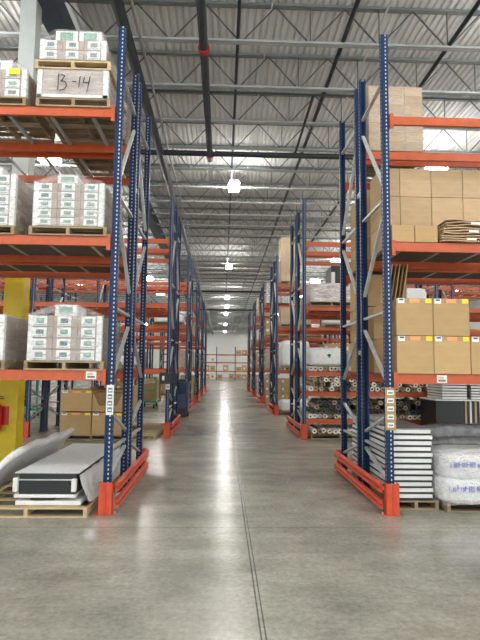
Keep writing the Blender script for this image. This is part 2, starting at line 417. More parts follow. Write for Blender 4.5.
# end-of-aisle guards
def guard(side, k):
    s = -1 if side == 'left' else 1     # rack is on this side
    x0 = XL if side == 'left' else XR; y0 = Y1 + PER * k
    t = thing('rack_end_guard', (x0 - s * .06, y0, 0), 'orange steel guard rail at the end of the %s %s rack' % (ORD[k], side), 'guard rail', 'rack end guards')
    xa, xb = -s * .03, s * .12
    for nm, ya, yb in (('end_plate', -.13, -.04), ('end_plate', F[3] + .10, F[3] + .19)):
        m = MB(); w = .006
        lo, hi = min(xa, xb), max(xa, xb)
        m.box(lo, ya, 0, hi, ya + w, .36); m.box(lo, ya, 0, lo + w, yb, .36); m.box(hi - w, ya, 0, hi, yb, .36)
        m.box(lo - .05, ya, 0, hi + .02, yb, .008)
        m.box((lo + hi) / 2 - .006, ya - .008, 0.0, (lo + hi) / 2 + .006, ya, .36)
        m.build(nm, GUARD, t, bevel=.003)
    xr = -s * .05
    for z in (.235, .05):
        prof = [(xr, z), (xr - s * .04, z + .015), (xr - s * .04, z + .035), (xr + s * .0, z + .055), (xr - s * .04, z + .075), (xr - s * .04, z + .095), (xr, z + .11), (xr + s * .006, z + .11), (xr + s * .006, z)]
        MB().extr(prof, 'y', -.03, F[3] + .10).build('rail', GUARD, t)
    for y in (-.08, F[3] + .15):
        MB().cyl((-s * .06, y, .008), (-s * .06, y, .03), .012, 6).build('anchor_bolt', GALV, t)
for k in range(6):
    guard('left', k); guard('right', k)

# ------------------------------------------------------------------ pallets and loads
def pallet_meshes(w, d, m):
    n = 7; bw = .095; top = MB(); bot = MB()
    for i in range(n):
        y = (d - bw) * i / (n - 1); top.box(0, y, .09, w, y + bw, .108)
    bot.box(0, 0, 0, w, bw, .018)
    st = MB().box(0, 0, .018, .04, d, .09)
    return top.mesh('top_deck', m), bot.mesh('bottom_board', m), st.mesh('stringer', m)
_pc = {}
def pallet(x, y, z, w, d, label, group=None, m=None, rotz=0, simple=False, turn=False):
    m = m or WOOD; key = (round(w, 3), round(d, 3), m.name)
    if key not in _pc: _pc[key] = pallet_meshes(w, d, m)
    a, b, s = _pc[key]
    t = thing('wooden_pallet', (x, y, z), label, 'pallet', group or 'pallets under rack loads', rotz)
    link('top_deck', a, t)
    for i in range(3): link('bottom_board', b, t, (0, (d - .095) * i / 2, 0))
    for u in (0, w / 2 - .02, w - .04): link('stringer', s, t, (u, 0, 0))
    return t
def film(x0, y0, z0, x1, y1, zs, bump=None, m=None, parent=None, name='stretch_wrap', seed=1):
    r = random.Random(seed); g = .012
    x0 -= g; y0 -= g; x1 += g; y1 += g; zs += g
    import bmesh
    bm = bmesh.new()
    lo = [bm.verts.new(p) for p in ((x0, y0, z0), (x1, y0, z0), (x1, y1, z0), (x0, y1, z0))]
    hi = [bm.verts.new(p) for p in ((x0, y0, zs), (x1, y0, zs), (x1, y1, zs), (x0, y1, zs))]
    for i in range(4): bm.faces.new((lo[i], lo[(i + 1) % 4], hi[(i + 1) % 4], hi[i]))
    if bump:
        bx0, by0, bx1, by1, bz = bump; bz += g
        tp = [bm.verts.new(p) for p in ((bx0 - g, by0 - g, bz), (bx1 + g, by0 - g, bz), (bx1 + g, by1 + g, bz), (bx0 - g, by1 + g, bz))]
        for i in range(4): bm.faces.new((hi[i], hi[(i + 1) % 4], tp[(i + 1) % 4], tp[i]))
        bm.faces.new(tp)
    else: bm.faces.new(hi)
    bmesh.ops.subdivide_edges(bm, edges=bm.edges[:], cuts=7, use_grid_fill=True)
    for v in bm.verts: v.co += Vector((r.uniform(-1, 1), r.uniform(-1, 1), r.uniform(-1, 1))) * .006
    bm.normal_update()
    me = bpy.data.meshes.new(name); bm.to_mesh(me); bm.free(); me.materials.append(m or FILM)
    for p in me.polygons: p.use_smooth = True
    return link(name, me, parent)
def wboxload(x0, x1, y0, y1, z0, z1, rows, cols, label, tops=(), seed=1, zb=None, yl=None):
    """wrapped load of grey-brown cartons that carry big white labels with green print"""
    t = thing('wrapped_pallet_load', (x0, y0, z0), label, 'pallet load', 'shrink-wrapped carton loads')
    y1 += .15; w = (x1 - x0) / cols; h = (z1 - z0) / rows; nd = 3; d = (y1 - y0) / nd; r = random.Random(seed)
    cm = MB().box(.003, .003, .002, w - .003, d - .003, h - .002).mesh('carton', GREYC)
    def lab(front):
        m = MB(); a, b = (.06, w - .07)
        if front:
            m.box(w * .17, -.004, h * .08, w * .74, .003, h * .93)
            m.box(w * .30, -.006, h * .32, w * .62, -.004, h * .74, 1); m.box(w * .22, -.006, h * .15, w * .68, -.004, h * .21, 2)
        else:
            m.box(w - .003, d * .16, h * .06, w + .004, d * .80, h * .96); m.box(w + .004, d * .30, h * .30, w + .006, d * .66, h * .74, 1)
        return m
    lf = [lab(1).mesh('carton_label', [LABELW, GREENL, DARKL]), lab(1).mesh('carton_label', [LABELW, DARKL, GREENL])]
    ls = lab(0).mesh('carton_label', [LABELW, GREENL, DARKL])
    for i in range(cols):
        for j in range(rows):
            for k in range(nd):
                if not (k == 0 or i == cols - 1 or j == rows - 1): continue
                c = link('carton', cm, t, (w * i, d * k, h * j))
                if k == 0: link('carton_label', lf[r.random() < .45], c)
    bump = None
    for (a, b, zt) in tops:
        c = MB().box(a - x0, .05, z1 - z0, b - x0, .5, zt - z0).build('carton', WHITE, t)
        MB().box((a + b) / 2 - x0 - .08, .044, z1 - z0 + .03, (a + b) / 2 - x0 + .08, .05, zt - z0 - .02, 0).build('carton_label', [GREENL], c)
    if tops:
        a = min(q[0] for q in tops); b = max(q[1] for q in tops); bump = (a - x0, .05, b - x0, .5, max(q[2] for q in tops) - z0)
    for xx in (0.0, x1 - x0 - .045):
        MB().box(xx - .006, -.010, 0, xx + .05, -.003, z1 - z0).build('corner_board', WHITE, t)
    MB().box(x1 - x0 + .003, -.006, 0, x1 - x0 + .010, .05, z1 - z0).build('corner_board', WHITE, t)
    film(0, 0, 0, x1 - x0, y1 - y0, z1 - z0, bump, parent=t, seed=seed)
    return t
PY = Y1 - .02
# -- nearest left rack
pallet(-2.32, PY, 4.81, .90, 1.1, 'weathered wooden pallet under the B14 marked load, top level of nearest left rack')
t = thing('wrapped_board_bundle', (-2.30, PY, 4.92), 'shrink-wrapped bundle of layered board with handwriting, lower half of top left stack', 'pallet load')
MB().box(0, 0, 0, .84, 1.08, .36).build('board_layers', SHEET, t, bevel=.01)
for xx in (-.008, .79): MB().box(xx, -.012, 0, xx + .055, -.004, .352).build('corner_board', WHITE, t)
MB().box(.842, -.01, 0, .85, .06, .352).build('corner_board', WHITE, t)
MB().box(-.01, -.012, -.0, .85, -.004, .035).build('edge_board', WHITE, t)
film(0, 0, 0, .84, 1.08, .35, parent=t, seed=3, m=FILM)
hw = MB()
def stroke(pts):
    for a, b in zip(pts, pts[1:]): hw.bar((a[0], -.034, a[1]), (b[0], -.034, b[1]), .012, .003, up=(0, 1, 0))
stroke([(.255, .29), (.25, .08)])
stroke([(.28, .28), (.33, .26), (.30, .21), (.28, .195), (.33, .19), (.355, .14), (.33, .09), (.27, .075)])
stroke([(.42, .19), (.47, .19)]); stroke([(.515, .26), (.50, .12)])
stroke([(.565, .25), (.555, .18), (.625, .18)]); stroke([(.635, .26), (.60, .06)])
hw.build('handwriting', INK, t)
pallet(-2.35, PY - .01, 5.285, .92, 1.12, 'upper wooden pallet resting on the B14 marked bundle, top of nearest left rack', m=WOODN)
t = wboxload(-2.29, -1.50, PY, PY + 1.05, 5.406, 5.66, 2, 3, 'small wrapped carton load with green labels, highest of the nearest left rack', [(-2.13, -1.86, 5.81), (-1.84, -1.57, 5.81)], 4)
pallet(-3.42, PY, 4.81, .98, 1.1, 'wooden pallet at far left on the top level of the nearest left rack')
t = wboxload(-3.36, -2.46, PY + .03, PY + 1.05, 4.92, 5.28, 3, 3, 'wrapped carton load with yellow label, left edge, top level of nearest left rack', [(-3.1, -2.66, 5.42)], 5)
MB().box(.70, -.03, .28, .83, -.026, .36).build('yellow_label', YEL, t)
pallet(-2.33, PY, 3.21, .92, 1.1, 'wooden pallet beside the post on the middle level of the nearest left rack')
wboxload(-2.28, -1.46, PY, PY + 1.05, 3.32, 3.85, 5, 3, 'wrapped white-label carton load with peaked top, middle level of nearest left rack', [(-2.03, -1.79, 3.965)], 6)
pallet(-3.42, PY, 3.21, .92, 1.1, 'wooden pallet at the left edge on the middle level of the nearest left rack')
wboxload(-3.36, -2.52, PY + .02, PY + 1.05, 3.32, 3.95, 5, 3, 'wrapped carton load cut by the left edge, middle level of nearest left rack', [(-3.1, -2.7, 4.05)], 7)
pallet(-2.31, PY, 1.61, .92, 1.1, 'wooden pallet beside the post on the bottom beam level of the nearest left rack')
wboxload(-2.27, -1.43, PY, PY + 1.05, 1.72, 2.25, 4, 3, 'wrapped carton load with loose papers on top, bottom beam level of nearest left rack', [(-1.99, -1.74, 2.38)], 8)
pallet(-3.45, PY, 1.61, .92, 1.1, 'wooden pallet at the left edge on the bottom beam level of the nearest left rack')
wboxload(-3.42, -2.56, PY, PY + 1.05, 1.72, 2.25, 4, 3, 'wrapped carton load cut by the left edge, bottom beam level of nearest left rack', (), 9)
# rear side of the nearest left rack
RY = Y1 + F[2] + .05
def kload(x0, x1, y0, y1, z0, z1, label, m=None, fm=None, name='wrapped_carton_block', seed=1, rows=4, cols=3):
    t = thing(name, (x0, y0, z0), label, 'pallet load', 'wrapped blocks on the racks')
    w = (x1 - x0) / cols; h = (z1 - z0) / rows; d = (y1 - y0) / 2
    cm = MB().box(.003, .003, .002, w - .003, d - .003, h - .002).mesh('carton', m or KRAFT2)
    for i in range(cols):
        for j in range(rows):
            for k in range(2):
                if k == 1 and 0 < i < cols - 1 and j < rows - 1: continue
                link('carton', cm, t, (w * i, d * k, h * j))
    if fm: film(0, 0, 0, x1 - x0, y1 - y0, z1 - z0, None, fm, t, seed=seed)
    return t
pallet(-2.35, RY, 4.81, .92, .98, 'wooden pallet behind, on the rear top level of the nearest left rack')
kload(-2.33, -1.46, RY, RY + .95, 4.92, 5.55, 'pale wrapped block on the rear top level of the nearest left rack', GREYC, FILM, seed=12, rows=4)

# floor of nearest left rack: pallet with white/black panels and foam slab
t = pallet(-2.80, 6.03, 0, 1.33, 2.3, 'long pale pallet on the floor under the nearest left rack', 'floor pallets', WOODN)
ps = thing('panel_stack', (-2.31, 6.13, .11), 'low stack of white framed black panels under clear film on floor pallet', 'panel stack')
zz = 0.0
specs = [(.02, .74, .05, WHITE, 'white_panel'), (.18, .44, .03, BLACKP, 'black_panel'), (.0, .68, .04, WHITE, 'white_panel'), (0.05, .68, .15, BLACKP, 'black_panel'), (.03, .66, .012, WHITE, 'white_panel'), (.05, .69, .06, BLACKP, 'black_panel')]
for i, (a, b, h, m, nm) in enumerate(specs):
    MB().box(a, .012 * (i % 2), zz, b, 2.35, zz + h - .004).build(nm, m, ps, bevel=.004); zz += h
for xx, zb in ((-.005, .30), (.64, .29)): MB().box(xx, -.03, .15, xx + .05, .03, zb).build('edge_block', WHITE, ps, bevel=.004)
MB().box(-.01, .03, zz, .71, 2.36, zz + .006).build('cover_sheet', FOAM, ps)
fl = MB(); pts = [(0.715, .32), (.74, .20), (.80, .08), (.84, .02)]
import itertools
rr = random.Random(3); vs_ = []; nseg = 14
for i in range(nseg + 1):
    y = .05 + 2.28 * i / nseg
    for (a, b) in pts: vs_.append((a + rr.uniform(-.015, .02), y, b + rr.uniform(-.01, .01)))
fl.add(vs_, [(i * 4 + j, (i + 1) * 4 + j, (i + 1) * 4 + j + 1, i * 4 + j + 1) for i in range(nseg) for j in range(3)])
o = fl.build('draped_film', FOAM, ps, smooth=True)
fo = MB(); rr = random.Random(9); ny = 26; prof = []
for i in range(ny + 1):
    u = i / ny; y = 6.02 + 2.65 * u
    drop = max(0, .22 - u) / .22
    bx = -2.74 - .02 * math.sin(u * 5); tx = -2.37 - .34 * drop ** 1.4
    tz = .70 - .04 * u - .50 * drop ** 1.7 + .015 * math.sin(u * 21)
    bz = .16
    a = Vector((bx, y, bz)); b = Vector((tx, y, tz)); d = (b - a); nrm = Vector((-d.z, 0, d.x)).normalized() * -.032
    ring = []
    for q in range(9): 
        s_ = q / 8; p = a + d * s_ - nrm * math.sin(math.pi * s_) * .35 + Vector((0, 0, 0)); ring.append(p + nrm * (.9 + .1 * math.sin(q * 2)) + Vector((rr.uniform(-.006, .006), 0, rr.uniform(-.006, .006))))
    for q in range(8, -1, -1):
        s_ = q / 8; p = a + d * s_ - nrm * math.sin(math.pi * s_) * .35; ring.append(p - nrm + Vector((rr.uniform(-.006, .006), 0, rr.uniform(-.006, .006))))
    prof.append(ring)
nr = len(prof[0]); vv = [p for r_ in prof for p in r_]
fo.add(vv, [(i * nr + j, i * nr + (j + 1) % nr, (i + 1) * nr + (j + 1) % nr, (i + 1) * nr + j) for i in range(ny) for j in range(nr)] + [tuple(range(nr - 1, -1, -1)), tuple(range(ny * nr, ny * nr + nr))])
o = fo.build('foam_slab', FOAM, smooth=True); tag(o, 'long padded white foam slab leaning along the left of the panel stack', 'foam slab')

# fire extinguisher on the column
t = thing('fire_extinguisher', (-3.63, 8.74, .60), 'red fire extinguisher hanging on the yellow column at the left edge', 'fire extinguisher')
MB().lathe([(0, 0), (.07, 0), (.08, .02), (.08, .36), (.06, .42), (.025, .45), (.025, .48), (0, .48)], 20).build('tank', REDX, t, smooth=True)
MB().cyl((0, 0, .48), (0, 0, .52), .02, 10).build('valve', BLACKP, t); MB().box(-.015, -.02, .52, .10, .02, .535).box(-.015, -.02, .555, .09, .02, .57).build('lever', BLACKP, t)
MB().cyl((-.01, -.02, .5), (-.095, -.03, .42), .012, 8).cyl((-.095, -.03, .42), (-.095, -.03, .15), .014, 8).build('hose', BLACKP, t)
MB().box(-.04, -.086, .2, .04, -.079, .32).build('paper_label', LABELW, t); MB().box(-.02, .08, .1, .16, .10, .4).build('bracket', REDX, t)

# -- cartons
def carton(x, y, z, w, d, h, label, group, m=None, labels=True, seam=True, op=False, rotz=0, order=0):
    m = m or KRAFT; r = bpy.data.objects.new('carton', None)
    me = MB()
    if op:
        tk = .008
        me.box(0, 0, 0, w, tk, h * .30).add([(0, 0, h * .3), (w * .22, 0, h * .3), (0, 0, h)], [(0, 1, 2)]).add([(w, 0, h * .3), (w, 0, h), (w * .8, 0, h * .3)], [(0, 1, 2)]).box(0, d - tk, 0, w, d, h).box(0, 0, 0, tk, d, h).box(w - tk, 0, 0, w, d, h).box(0, 0, 0, w, d, tk)
    else: me.box(0, 0, 0, w, d, h)
    o = me.build('carton', m, None, (x, y, z), bevel=.006); o.rotation_euler = (0, 0, rotz)
    tag(o, label, 'carton', group)
    if op:
        for nm, p in (('flap', (0, 0)),):
            MB().bar((w * .0, d - .01, h), (w * .0, d - .01, h), .01, .01) if False else None
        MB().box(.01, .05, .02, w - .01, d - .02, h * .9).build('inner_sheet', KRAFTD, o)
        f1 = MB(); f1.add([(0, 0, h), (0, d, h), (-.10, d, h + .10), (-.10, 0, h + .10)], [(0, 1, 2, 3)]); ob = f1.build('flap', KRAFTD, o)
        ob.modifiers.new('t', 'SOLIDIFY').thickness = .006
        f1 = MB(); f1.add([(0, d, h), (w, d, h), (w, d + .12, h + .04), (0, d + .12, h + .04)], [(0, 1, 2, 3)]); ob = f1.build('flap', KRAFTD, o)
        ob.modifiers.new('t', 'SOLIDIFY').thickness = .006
    if labels:
        MB().box(w * .16, -.002, h - .052, w * .9, .002, h - .0).build('tape', TAPE, o)
        MB().box(w * .035, -.004, h - .062, w * .22, -.0022, h - .002, 0).box(w * .07, -.0055, h - .028, w * .19, -.004, h - .010, 1).build('white_label', [LABELW, INK], o)
        MB().box(w * .36, -.004, h - .055, w * .64, -.0022, h - .006).build('orange_label', ORL, o)
        MB().box(w * .80, -.004, h - .058, w * .965, -.0022, h - .002).build('yellow_label', YEL, o)
    return o
pallet(1.0 + 1.08, PY + .04, 1.61, 1.5, 1.0, 'wooden pallet under the taped cartons, bottom beam level of nearest right rack') if False else None
gx = [2.08, 2.525, 2.97]
names = ['nearest the post', 'second from the post', 'cut by the right edge']
for r_ in range(2):
    for i in range(3 if r_ == 0 else 2):
        z = 1.615 + .455 * r_
        carton(2.075 + .447 * i, PY, z, .44, .46, .45, 'taped brown carton, %s row on right bottom beams, %s' % (('lower', 'upper')[r_], names[i]), 'taped cartons on the nearest right rack')
        carton(2.075 + .447 * i, PY + .47, z, .44, .50, .45, 'plain carton behind the %s-row taped one %s' % (('lower', 'upper')[r_], names[i]), 'cartons behind the taped row', labels=False)
# middle level right: large cartons, small cartons, kraft bundles
for j in range(6):
    for i in range(4):
        carton(2.28 + .425 * i, 6.86, 3.345 + .163 * j, .42, .42, .16, None, None, KRAFT, False) if False else None
t = None

cnt = 0
COLN = ['hidden behind the front post', 'second column', 'third column', 'at the right edge']
ROWN = ['lowest', 'middle', 'top']
hh = [.33, .385, .385]
zc = 3.215
for j in range(3):
    for i in range(4):
        carton(2.05 if i == 0 else 1.88 + .42 * i, 6.70, zc, .245 if i == 0 else .414, .52, hh[j] - .004, 'large brown carton in the middle-level stack, %s layer, %s' % (ROWN[j], COLN[i]), 'flat cartons in the tall stack', KRAFT2, False)
    zc += hh[j]
for i in range(2):
    carton(2.04 + .287 * i, 6.26, 3.215, .28, .42, .21, 'small taped brown carton before the tall stack, %s' % ('left one' if i == 0 else 'right one'), 'small front cartons', KRAFT, False)
for i in range(3):
    z = 3.225 + .098 * i; m = MB(); rr = random.Random(20 + i); n = 16; W = .85; D_ = .48; ring = []
    for lay in range(3):
        for q in range(n + 1):
            xx = W * q / n; ring.append((xx, .012 * math.sin(q * .9 + lay), .03 * lay + .007 * math.sin(q * .7 + i * 2 + lay * 1.3)))
    nn = n + 1
    for lay in range(3):
        top = [(p[0], p[1], p[2] + .014) for p in ring[lay * nn:(lay + 1) * nn]]; bot = ring[lay * nn:(lay + 1) * nn]
        m.add(bot + top + [(p[0], D_, p[2]) for p in bot] + [(p[0], D_, p[2]) for p in top],
              [(a, a + 1, a + 1 + nn, a + nn) for a in range(n)] + [(a + nn, a + 1 + nn, a + 1 + 3 * nn, a + 3 * nn) for a in range(n)] + [(a + 2 * nn, a + 3 * nn, a + 1 + 3 * nn, a + 1 + 2 * nn) for a in range(n)] + [(a + 1, a, a + 2 * nn, a + 1 + 2 * nn) for a in range(n)] + [(0, nn, 3 * nn, 2 * nn), (n, n + 2 * nn, n + 3 * nn, n + nn)])
    o = m.build('kraft_bag_bundle', KRAFT2, None, (2.64 + .03 * i, 6.22, z), smooth=False)
    MB().box(.30, -.016, .01, .42, -.012, .04).build('paper_band', LABELW, o)
    tag(o, 'rumpled kraft paper bag bundle beside the small cartons, %s of three' % ('bottom', 'middle', 'top')[i], 'paper bundle', 'kraft bag bundles')
# top level right, rear rack
pallet(2.12, Y1 + F[2] + .03, 4.81, .86, 1.0, 'wooden pallet under the tall wrapped block, top rear level of nearest right rack')
kload(2.14, 2.96, Y1 + F[2], Y1 + F[2] + .9, 4.92, 5.93, 'tall brown wrapped carton block, top of the rear side of nearest right rack', KRAFT2, FILM, seed=14, rows=7, cols=3)
t = MB().box(0, 0, 0, .12, .02, .05).mesh('x', KRAFT)
# rear cartons seen through the frame
for j, (z, a, nm) in enumerate(((1.62, 2.06, 'bottom'), (3.22, 2.08, 'middle'))):
    for q in range(3 if j == 0 else 3):
        hq = .48 if j == 0 else .37
        carton(a, Y1 + F[2] + .03, z + hq * q, .62, .9, hq - .01, 'plain carton, rear %s level of nearest right rack, %s of stack' % (nm, ('lowest', 'second', 'top')[q]), 'rear cartons of the nearest right rack', KRAFT, False)
# leaning brown sheets
for q in range(5):
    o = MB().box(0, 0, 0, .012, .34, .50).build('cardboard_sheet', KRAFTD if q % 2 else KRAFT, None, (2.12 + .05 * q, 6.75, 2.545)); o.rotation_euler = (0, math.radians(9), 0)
    tag(o, 'flattened cardboard sheet leaning on top of the cartons behind the front post', 'cardboard sheet', 'leaning cardboard sheets')

# floor, nearest right rack: stack of white panels
t = pallet(2.06, 6.40, 0, .54, 2.0, 'low wooden pallet under the white panel stack', 'floor pallets')
ps = thing('panel_stack', (2.06, 6.40, .115), 'tall stack of white panels with dark gaps on the floor by the right guard', 'panel stack')
for i in range(12):
    z = .069 * i; dx = .012 * math.sin(i * 2.1)
    MB().box(0 + dx, 0, z + .024, .47 + dx, 2.0, z + .067).build('white_panel', WHITE, ps, bevel=.003)
    MB().box(.0, .012, z, .47, 1.99, z + .024).build('dark_spacer', BLACKP, ps)
MB().box(.0, .0, .83, .48, 2.0, .842).build('top_board', GREYW, ps)
# white printed bag bundle
t = pallet(2.66, 6.30, 0, 1.0, .8, 'dark wooden pallet under the white printed bag', 'floor pallets')
def pillow(w, d, h, n=26, e=.35, seed=1, amp=.012):
    m = MB(); rr = random.Random(seed); vs = []
    nv, nu = 18, 32
    def sg(v, p): return math.copysign(abs(v) ** p, v)
    for i in range(nv + 1):
        ph = -math.pi / 2 + math.pi * i / nv
        for j in range(nu):
            th = 2 * math.pi * j / nu
            x = w / 2 * sg(math.cos(ph), e) * sg(math.cos(th), e); y = d / 2 * sg(math.cos(ph), e) * sg(math.sin(th), e); z = h / 2 * sg(math.sin(ph), e)
            k = 1 + rr.uniform(-amp, amp)
            vs.append((x * k + w / 2, y * k + d / 2, z * k + h / 2 + .0))
    return m.add(vs, [(i * nu + j, i * nu + (j + 1) % nu, (i + 1) * nu + (j + 1) % nu, (i + 1) * nu + j) for i in range(nv) for j in range(nu)])
bag = thing('printed_bag_bale', (2.57, 6.12, .10), 'bulky white translucent bag bale with blue print bands on the floor', 'bag bale')
for i in range(2):
    b = pillow(1.0, .85, .33, seed=30 + i, amp=.02).build('bag', [FOAM], bag, (0 + .02 * i, .05, .27 * i), smooth=True)
    pm = MB(); rr = random.Random(40 + i)
    for q in range(20):
        xx = .06 + .047 * q; zz = .17 + rr.uniform(-.01, .01); hh_ = rr.uniform(.045, .07)
        pm.box(xx, -.014, zz, xx + .012, -.004, zz + hh_)
        if q % 3: pm.box(xx, -.014, zz + hh_ * .4, xx + .034, -.004, zz + hh_ * .4 + .010)
        if q % 2: pm.box(xx + .024, -.014, zz, xx + .034, -.004, zz + hh_)
    pm.build('blue_print', BLUEP, b)
film(.0, .03, .02, 1.03, .88, .58, None, FILM, bag, seed=31)
for i, (x, z, r_) in enumerate(((0, 0, .12), (.23, .02, .12), (.12, .2, .11))):
    o = pillow(1.1, .25, .22, seed=50 + i, e=.6, amp=.05).build('film_roll_bundle', GREYW, None, (2.72, 7.05 + x, .55 + z * .8), smooth=True)
    tag(o, 'grey plastic-wrapped bundle behind the white bag, %s' % ('front one', 'rear one', 'top one')[i], 'wrapped bundle', 'grey wrapped bundles')
for i in range(2):
    o = pillow(1.1, .55, .26, seed=60 + i, e=.4, amp=.02).build('film_roll_bundle', GREYW, None, (2.72, 7.40, .12 + .26 * i), smooth=True)
    tag(o, 'grey wrapped bundle low behind the white bag, %s' % ('resting on floor', 'second up')[i], 'wrapped bundle', 'low grey wrapped bundles')

# ------------------------------------------------------------------ second rows
Y2 = Y1 + PER
def place_row_loads(): pass
# left second row floor: cartons on pallet, empty pallet
pallet(-3.76, Y2 - .45, 0, 1.55, 1.0, 'wooden pallet on the floor under the open brown cartons, second left rack', 'floor pallets')
G = 'large cartons on the floor of the second left rack'
carton(-3.70, Y2 - .43, .11, .70, .9, .50, 'large brown carton, lower left of four on the floor of second left rack', G)
carton(-2.98, Y2 - .43, .11, .70, .9, .50, 'large brown carton, lower right of four on the floor of second left rack', G)
carton(-3.70, Y2 - .43, .635, .70, .9, .48, 'large brown carton, upper left of four on the floor of second left rack', G)
carton(-2.98, Y2 - .43, .635, .70, .9, .46, 'open brown carton, upper right of four on the floor of second left rack', G, op=True, labels=False)
pallet(-2.12, Y2 - .45, 0, .60, 1.9, 'empty pale wooden pallet on the floor beside the brown cartons', 'floor pallets', WOODN)
pallet(-2.55, Y2 + 1.6, 0, .9, .8, 'empty wooden pallet lying behind the long pale one, second left rack', 'floor pallets', WOODN)

# rolls of the second right rack
def roll_mesh(r, L, m, core):
    mb = MB(); n = 12; ri = r * core
    o = [(r * math.cos(2 * math.pi * i / n), r * math.sin(2 * math.pi * i / n)) for i in range(n)]
    q = [(ri * math.cos(2 * math.pi * i / n), ri * math.sin(2 * math.pi * i / n)) for i in range(n)]
    vs = [(a, 0, b) for a, b in o] + [(a, 0, b) for a, b in q] + [(a, L, b) for a, b in o] + [(a, L, b) for a, b in q] 
    fs = []
    for i in range(n):
        j = (i + 1) % n
        fs += [(i, j, j + n, i + n), (i + 2 * n, i + 3 * n, j + 3 * n, j + 2 * n), (j, i, i + 2 * n, j + 2 * n)]
    mb.add(vs, fs, 0); mb.add(vs, [(i + n, (i + 1) % n + n, (i + 1) % n + 3 * n, i + 3 * n) for i in range(n)], 1)
    return mb.mesh('fabric_roll', [m, CORE])
RM = {('p', 0): roll_mesh(.056, 1.15, PAPER, .42), ('p', 1): roll_mesh(.061, 1.2, PAPER, .34), ('d', 0): roll_mesh(.054, 1.15, ROLLD, .4), ('d', 1): roll_mesh(.060, 1.1, ROLLD, .45), ('b', 0): roll_mesh(.056, 1.15, ROLLB, .4), ('b', 1): roll_mesh(.060, 1.15, ROLLB, .3)}
EXTRA = {}
def extra_level(k, z):
    t = racks['right', k]
    for f, flip in ((0, 0), (F[1], 1)):
        link('beam', BEAM, t, (.05 + (BAY - .1 if flip else 0), f + (.078 if flip else -.012), z), (0, 0, math.pi if flip else 0))
    MB().box(.06, .03, z - .03, BAY - .06, F[1] + .03, z - .012).build('shelf_deck', GALV, t)
extra_level(1, 1.13); extra_level(1, .47)
def rolls(x0, x1, y, z, layers, lab, group, pick, sag=0, loose=0):
    d = .1255; rr = random.Random(int(z * 100) + 7)
    for l in range(layers):
        nn = int((x1 - x0) / d) - l
        for i in range(nn):
            if l >= 1 and rr.random() < loose: continue
            xx = x0 + d * (i + .5) + l * d / 2 + rr.uniform(-.003, .003)
            key = pick(rr, l)
            o = link('fabric_roll', RM[key, rr.randint(0, 1)], None, (xx, y + rr.uniform(-.14, .08), z + .062 + l * .109), (0, 0, rr.uniform(-.02, .02)))
            tag(o, lab, 'roll', group)
light = lambda r, l: 'p' if r.random() < .85 else 'b'
dark = lambda r, l: 'd' if r.random() < .8 else 'b'
mixd = lambda r, l: r.choice('ppbbd')
XA, XB = XR + .08, XR + BAY - .08
rolls(XA, XB, Y2 + .0, 1.612, 1, 'pale roll in the row on the bottom main beams, second right rack', 'rolls at beam height', light)
rolls(XA, XB, Y2 + .0, 1.132, 3, 'cream or brown roll on the upper low shelf, second right rack', 'rolls on the upper low shelf', mixd, loose=.25)
rolls(XA, XB, Y2 + .0, .472, 1, 'cream roll in the bottom layer of the lowest shelf, second right rack', 'pale rolls on the lowest shelf', light)
rolls(XA + .08, XB - .08, Y2 + .0, .472 + .116, 3, 'dark roll piled above the cream ones on the lowest shelf, second right rack', 'dark rolls on the lowest shelf', dark, loose=.15)
pallet(XR + .15, Y2 - .05, 0, 1.4, 1.1, 'flat wooden pallet on the floor under the loose rolls, second right rack', 'floor pallets')
rolls(XR + .16, XR + 1.5, Y2 - .05, .13, 1, 'loose cream roll on the floor pallet below the rack, second right rack', 'rolls on the floor pallet', light)
rolls(XR + 1.75, XR + 3.1, Y2 - .1, .0, 1, 'white roll lying directly on the floor in the second right rack', 'rolls on the bare floor', light)
# white hanging sheet pieces among the rolls
def bale(x, y, z, w, d, h, label, m=None, name='wrapped_bale', seed=1, e=.35, hole=False):
    o = pillow(w, d, h, seed=seed, e=e, amp=.035).build(name, m or FOAM, None, (x, y, z), smooth=True)
    tag(o, label, 'bale', 'wrapped bales')
    if hole: MB().cyl((w * .55, -.012, h * .55), (w * .55, .01, h * .55), .05, 14).cyl((w * .55, -.014, h * .55), (w * .55, -.010, h * .55), .03, 14, m=1).build('core_end', [GREENM, CORE], o)
    return o
bale(XR + .10, Y2 + .08, 1.74, .95, .9, .46, 'white wrapped bale with a core end showing, beside the aisle, second right rack', seed=70, hole=True)
bale(XR + 1.15, Y2 + .08, 1.74, 1.1, .9, .34, 'white wrapped bale, middle of the bottom beams, second right rack', seed=71)
# L2 of second right rack
pallet(XR + .12, Y2 - .05, 3.21, 1.1, 1.05, 'wooden pallet on the middle level, aisle side, second right rack')
t = kload(XR + .14, XR + 1.2, Y2 - .03, Y2 + .98, 3.32, 3.76, 'film-wrapped flat kraft stack on the middle level, second right rack', KRAFT2, FILMH, seed=15, rows=9, cols=1)
o = thing('dark_stand_in', (XR + .95, Y2 + F[2] + .06, 3.21), 'black stand-in for an unidentified dark object, on the rear middle level, second right rack', 'dark object', None)
MB().box(0, 0, .0, 1.0, .8, 1.28).build('stand_in_body', BLACKP, o, bevel=.02); MB().box(.0, -.01, 0, .1, .0, 1.1).build('white_strip', WHITE, o)  # black block stands in for an unidentified dark object behind the rack
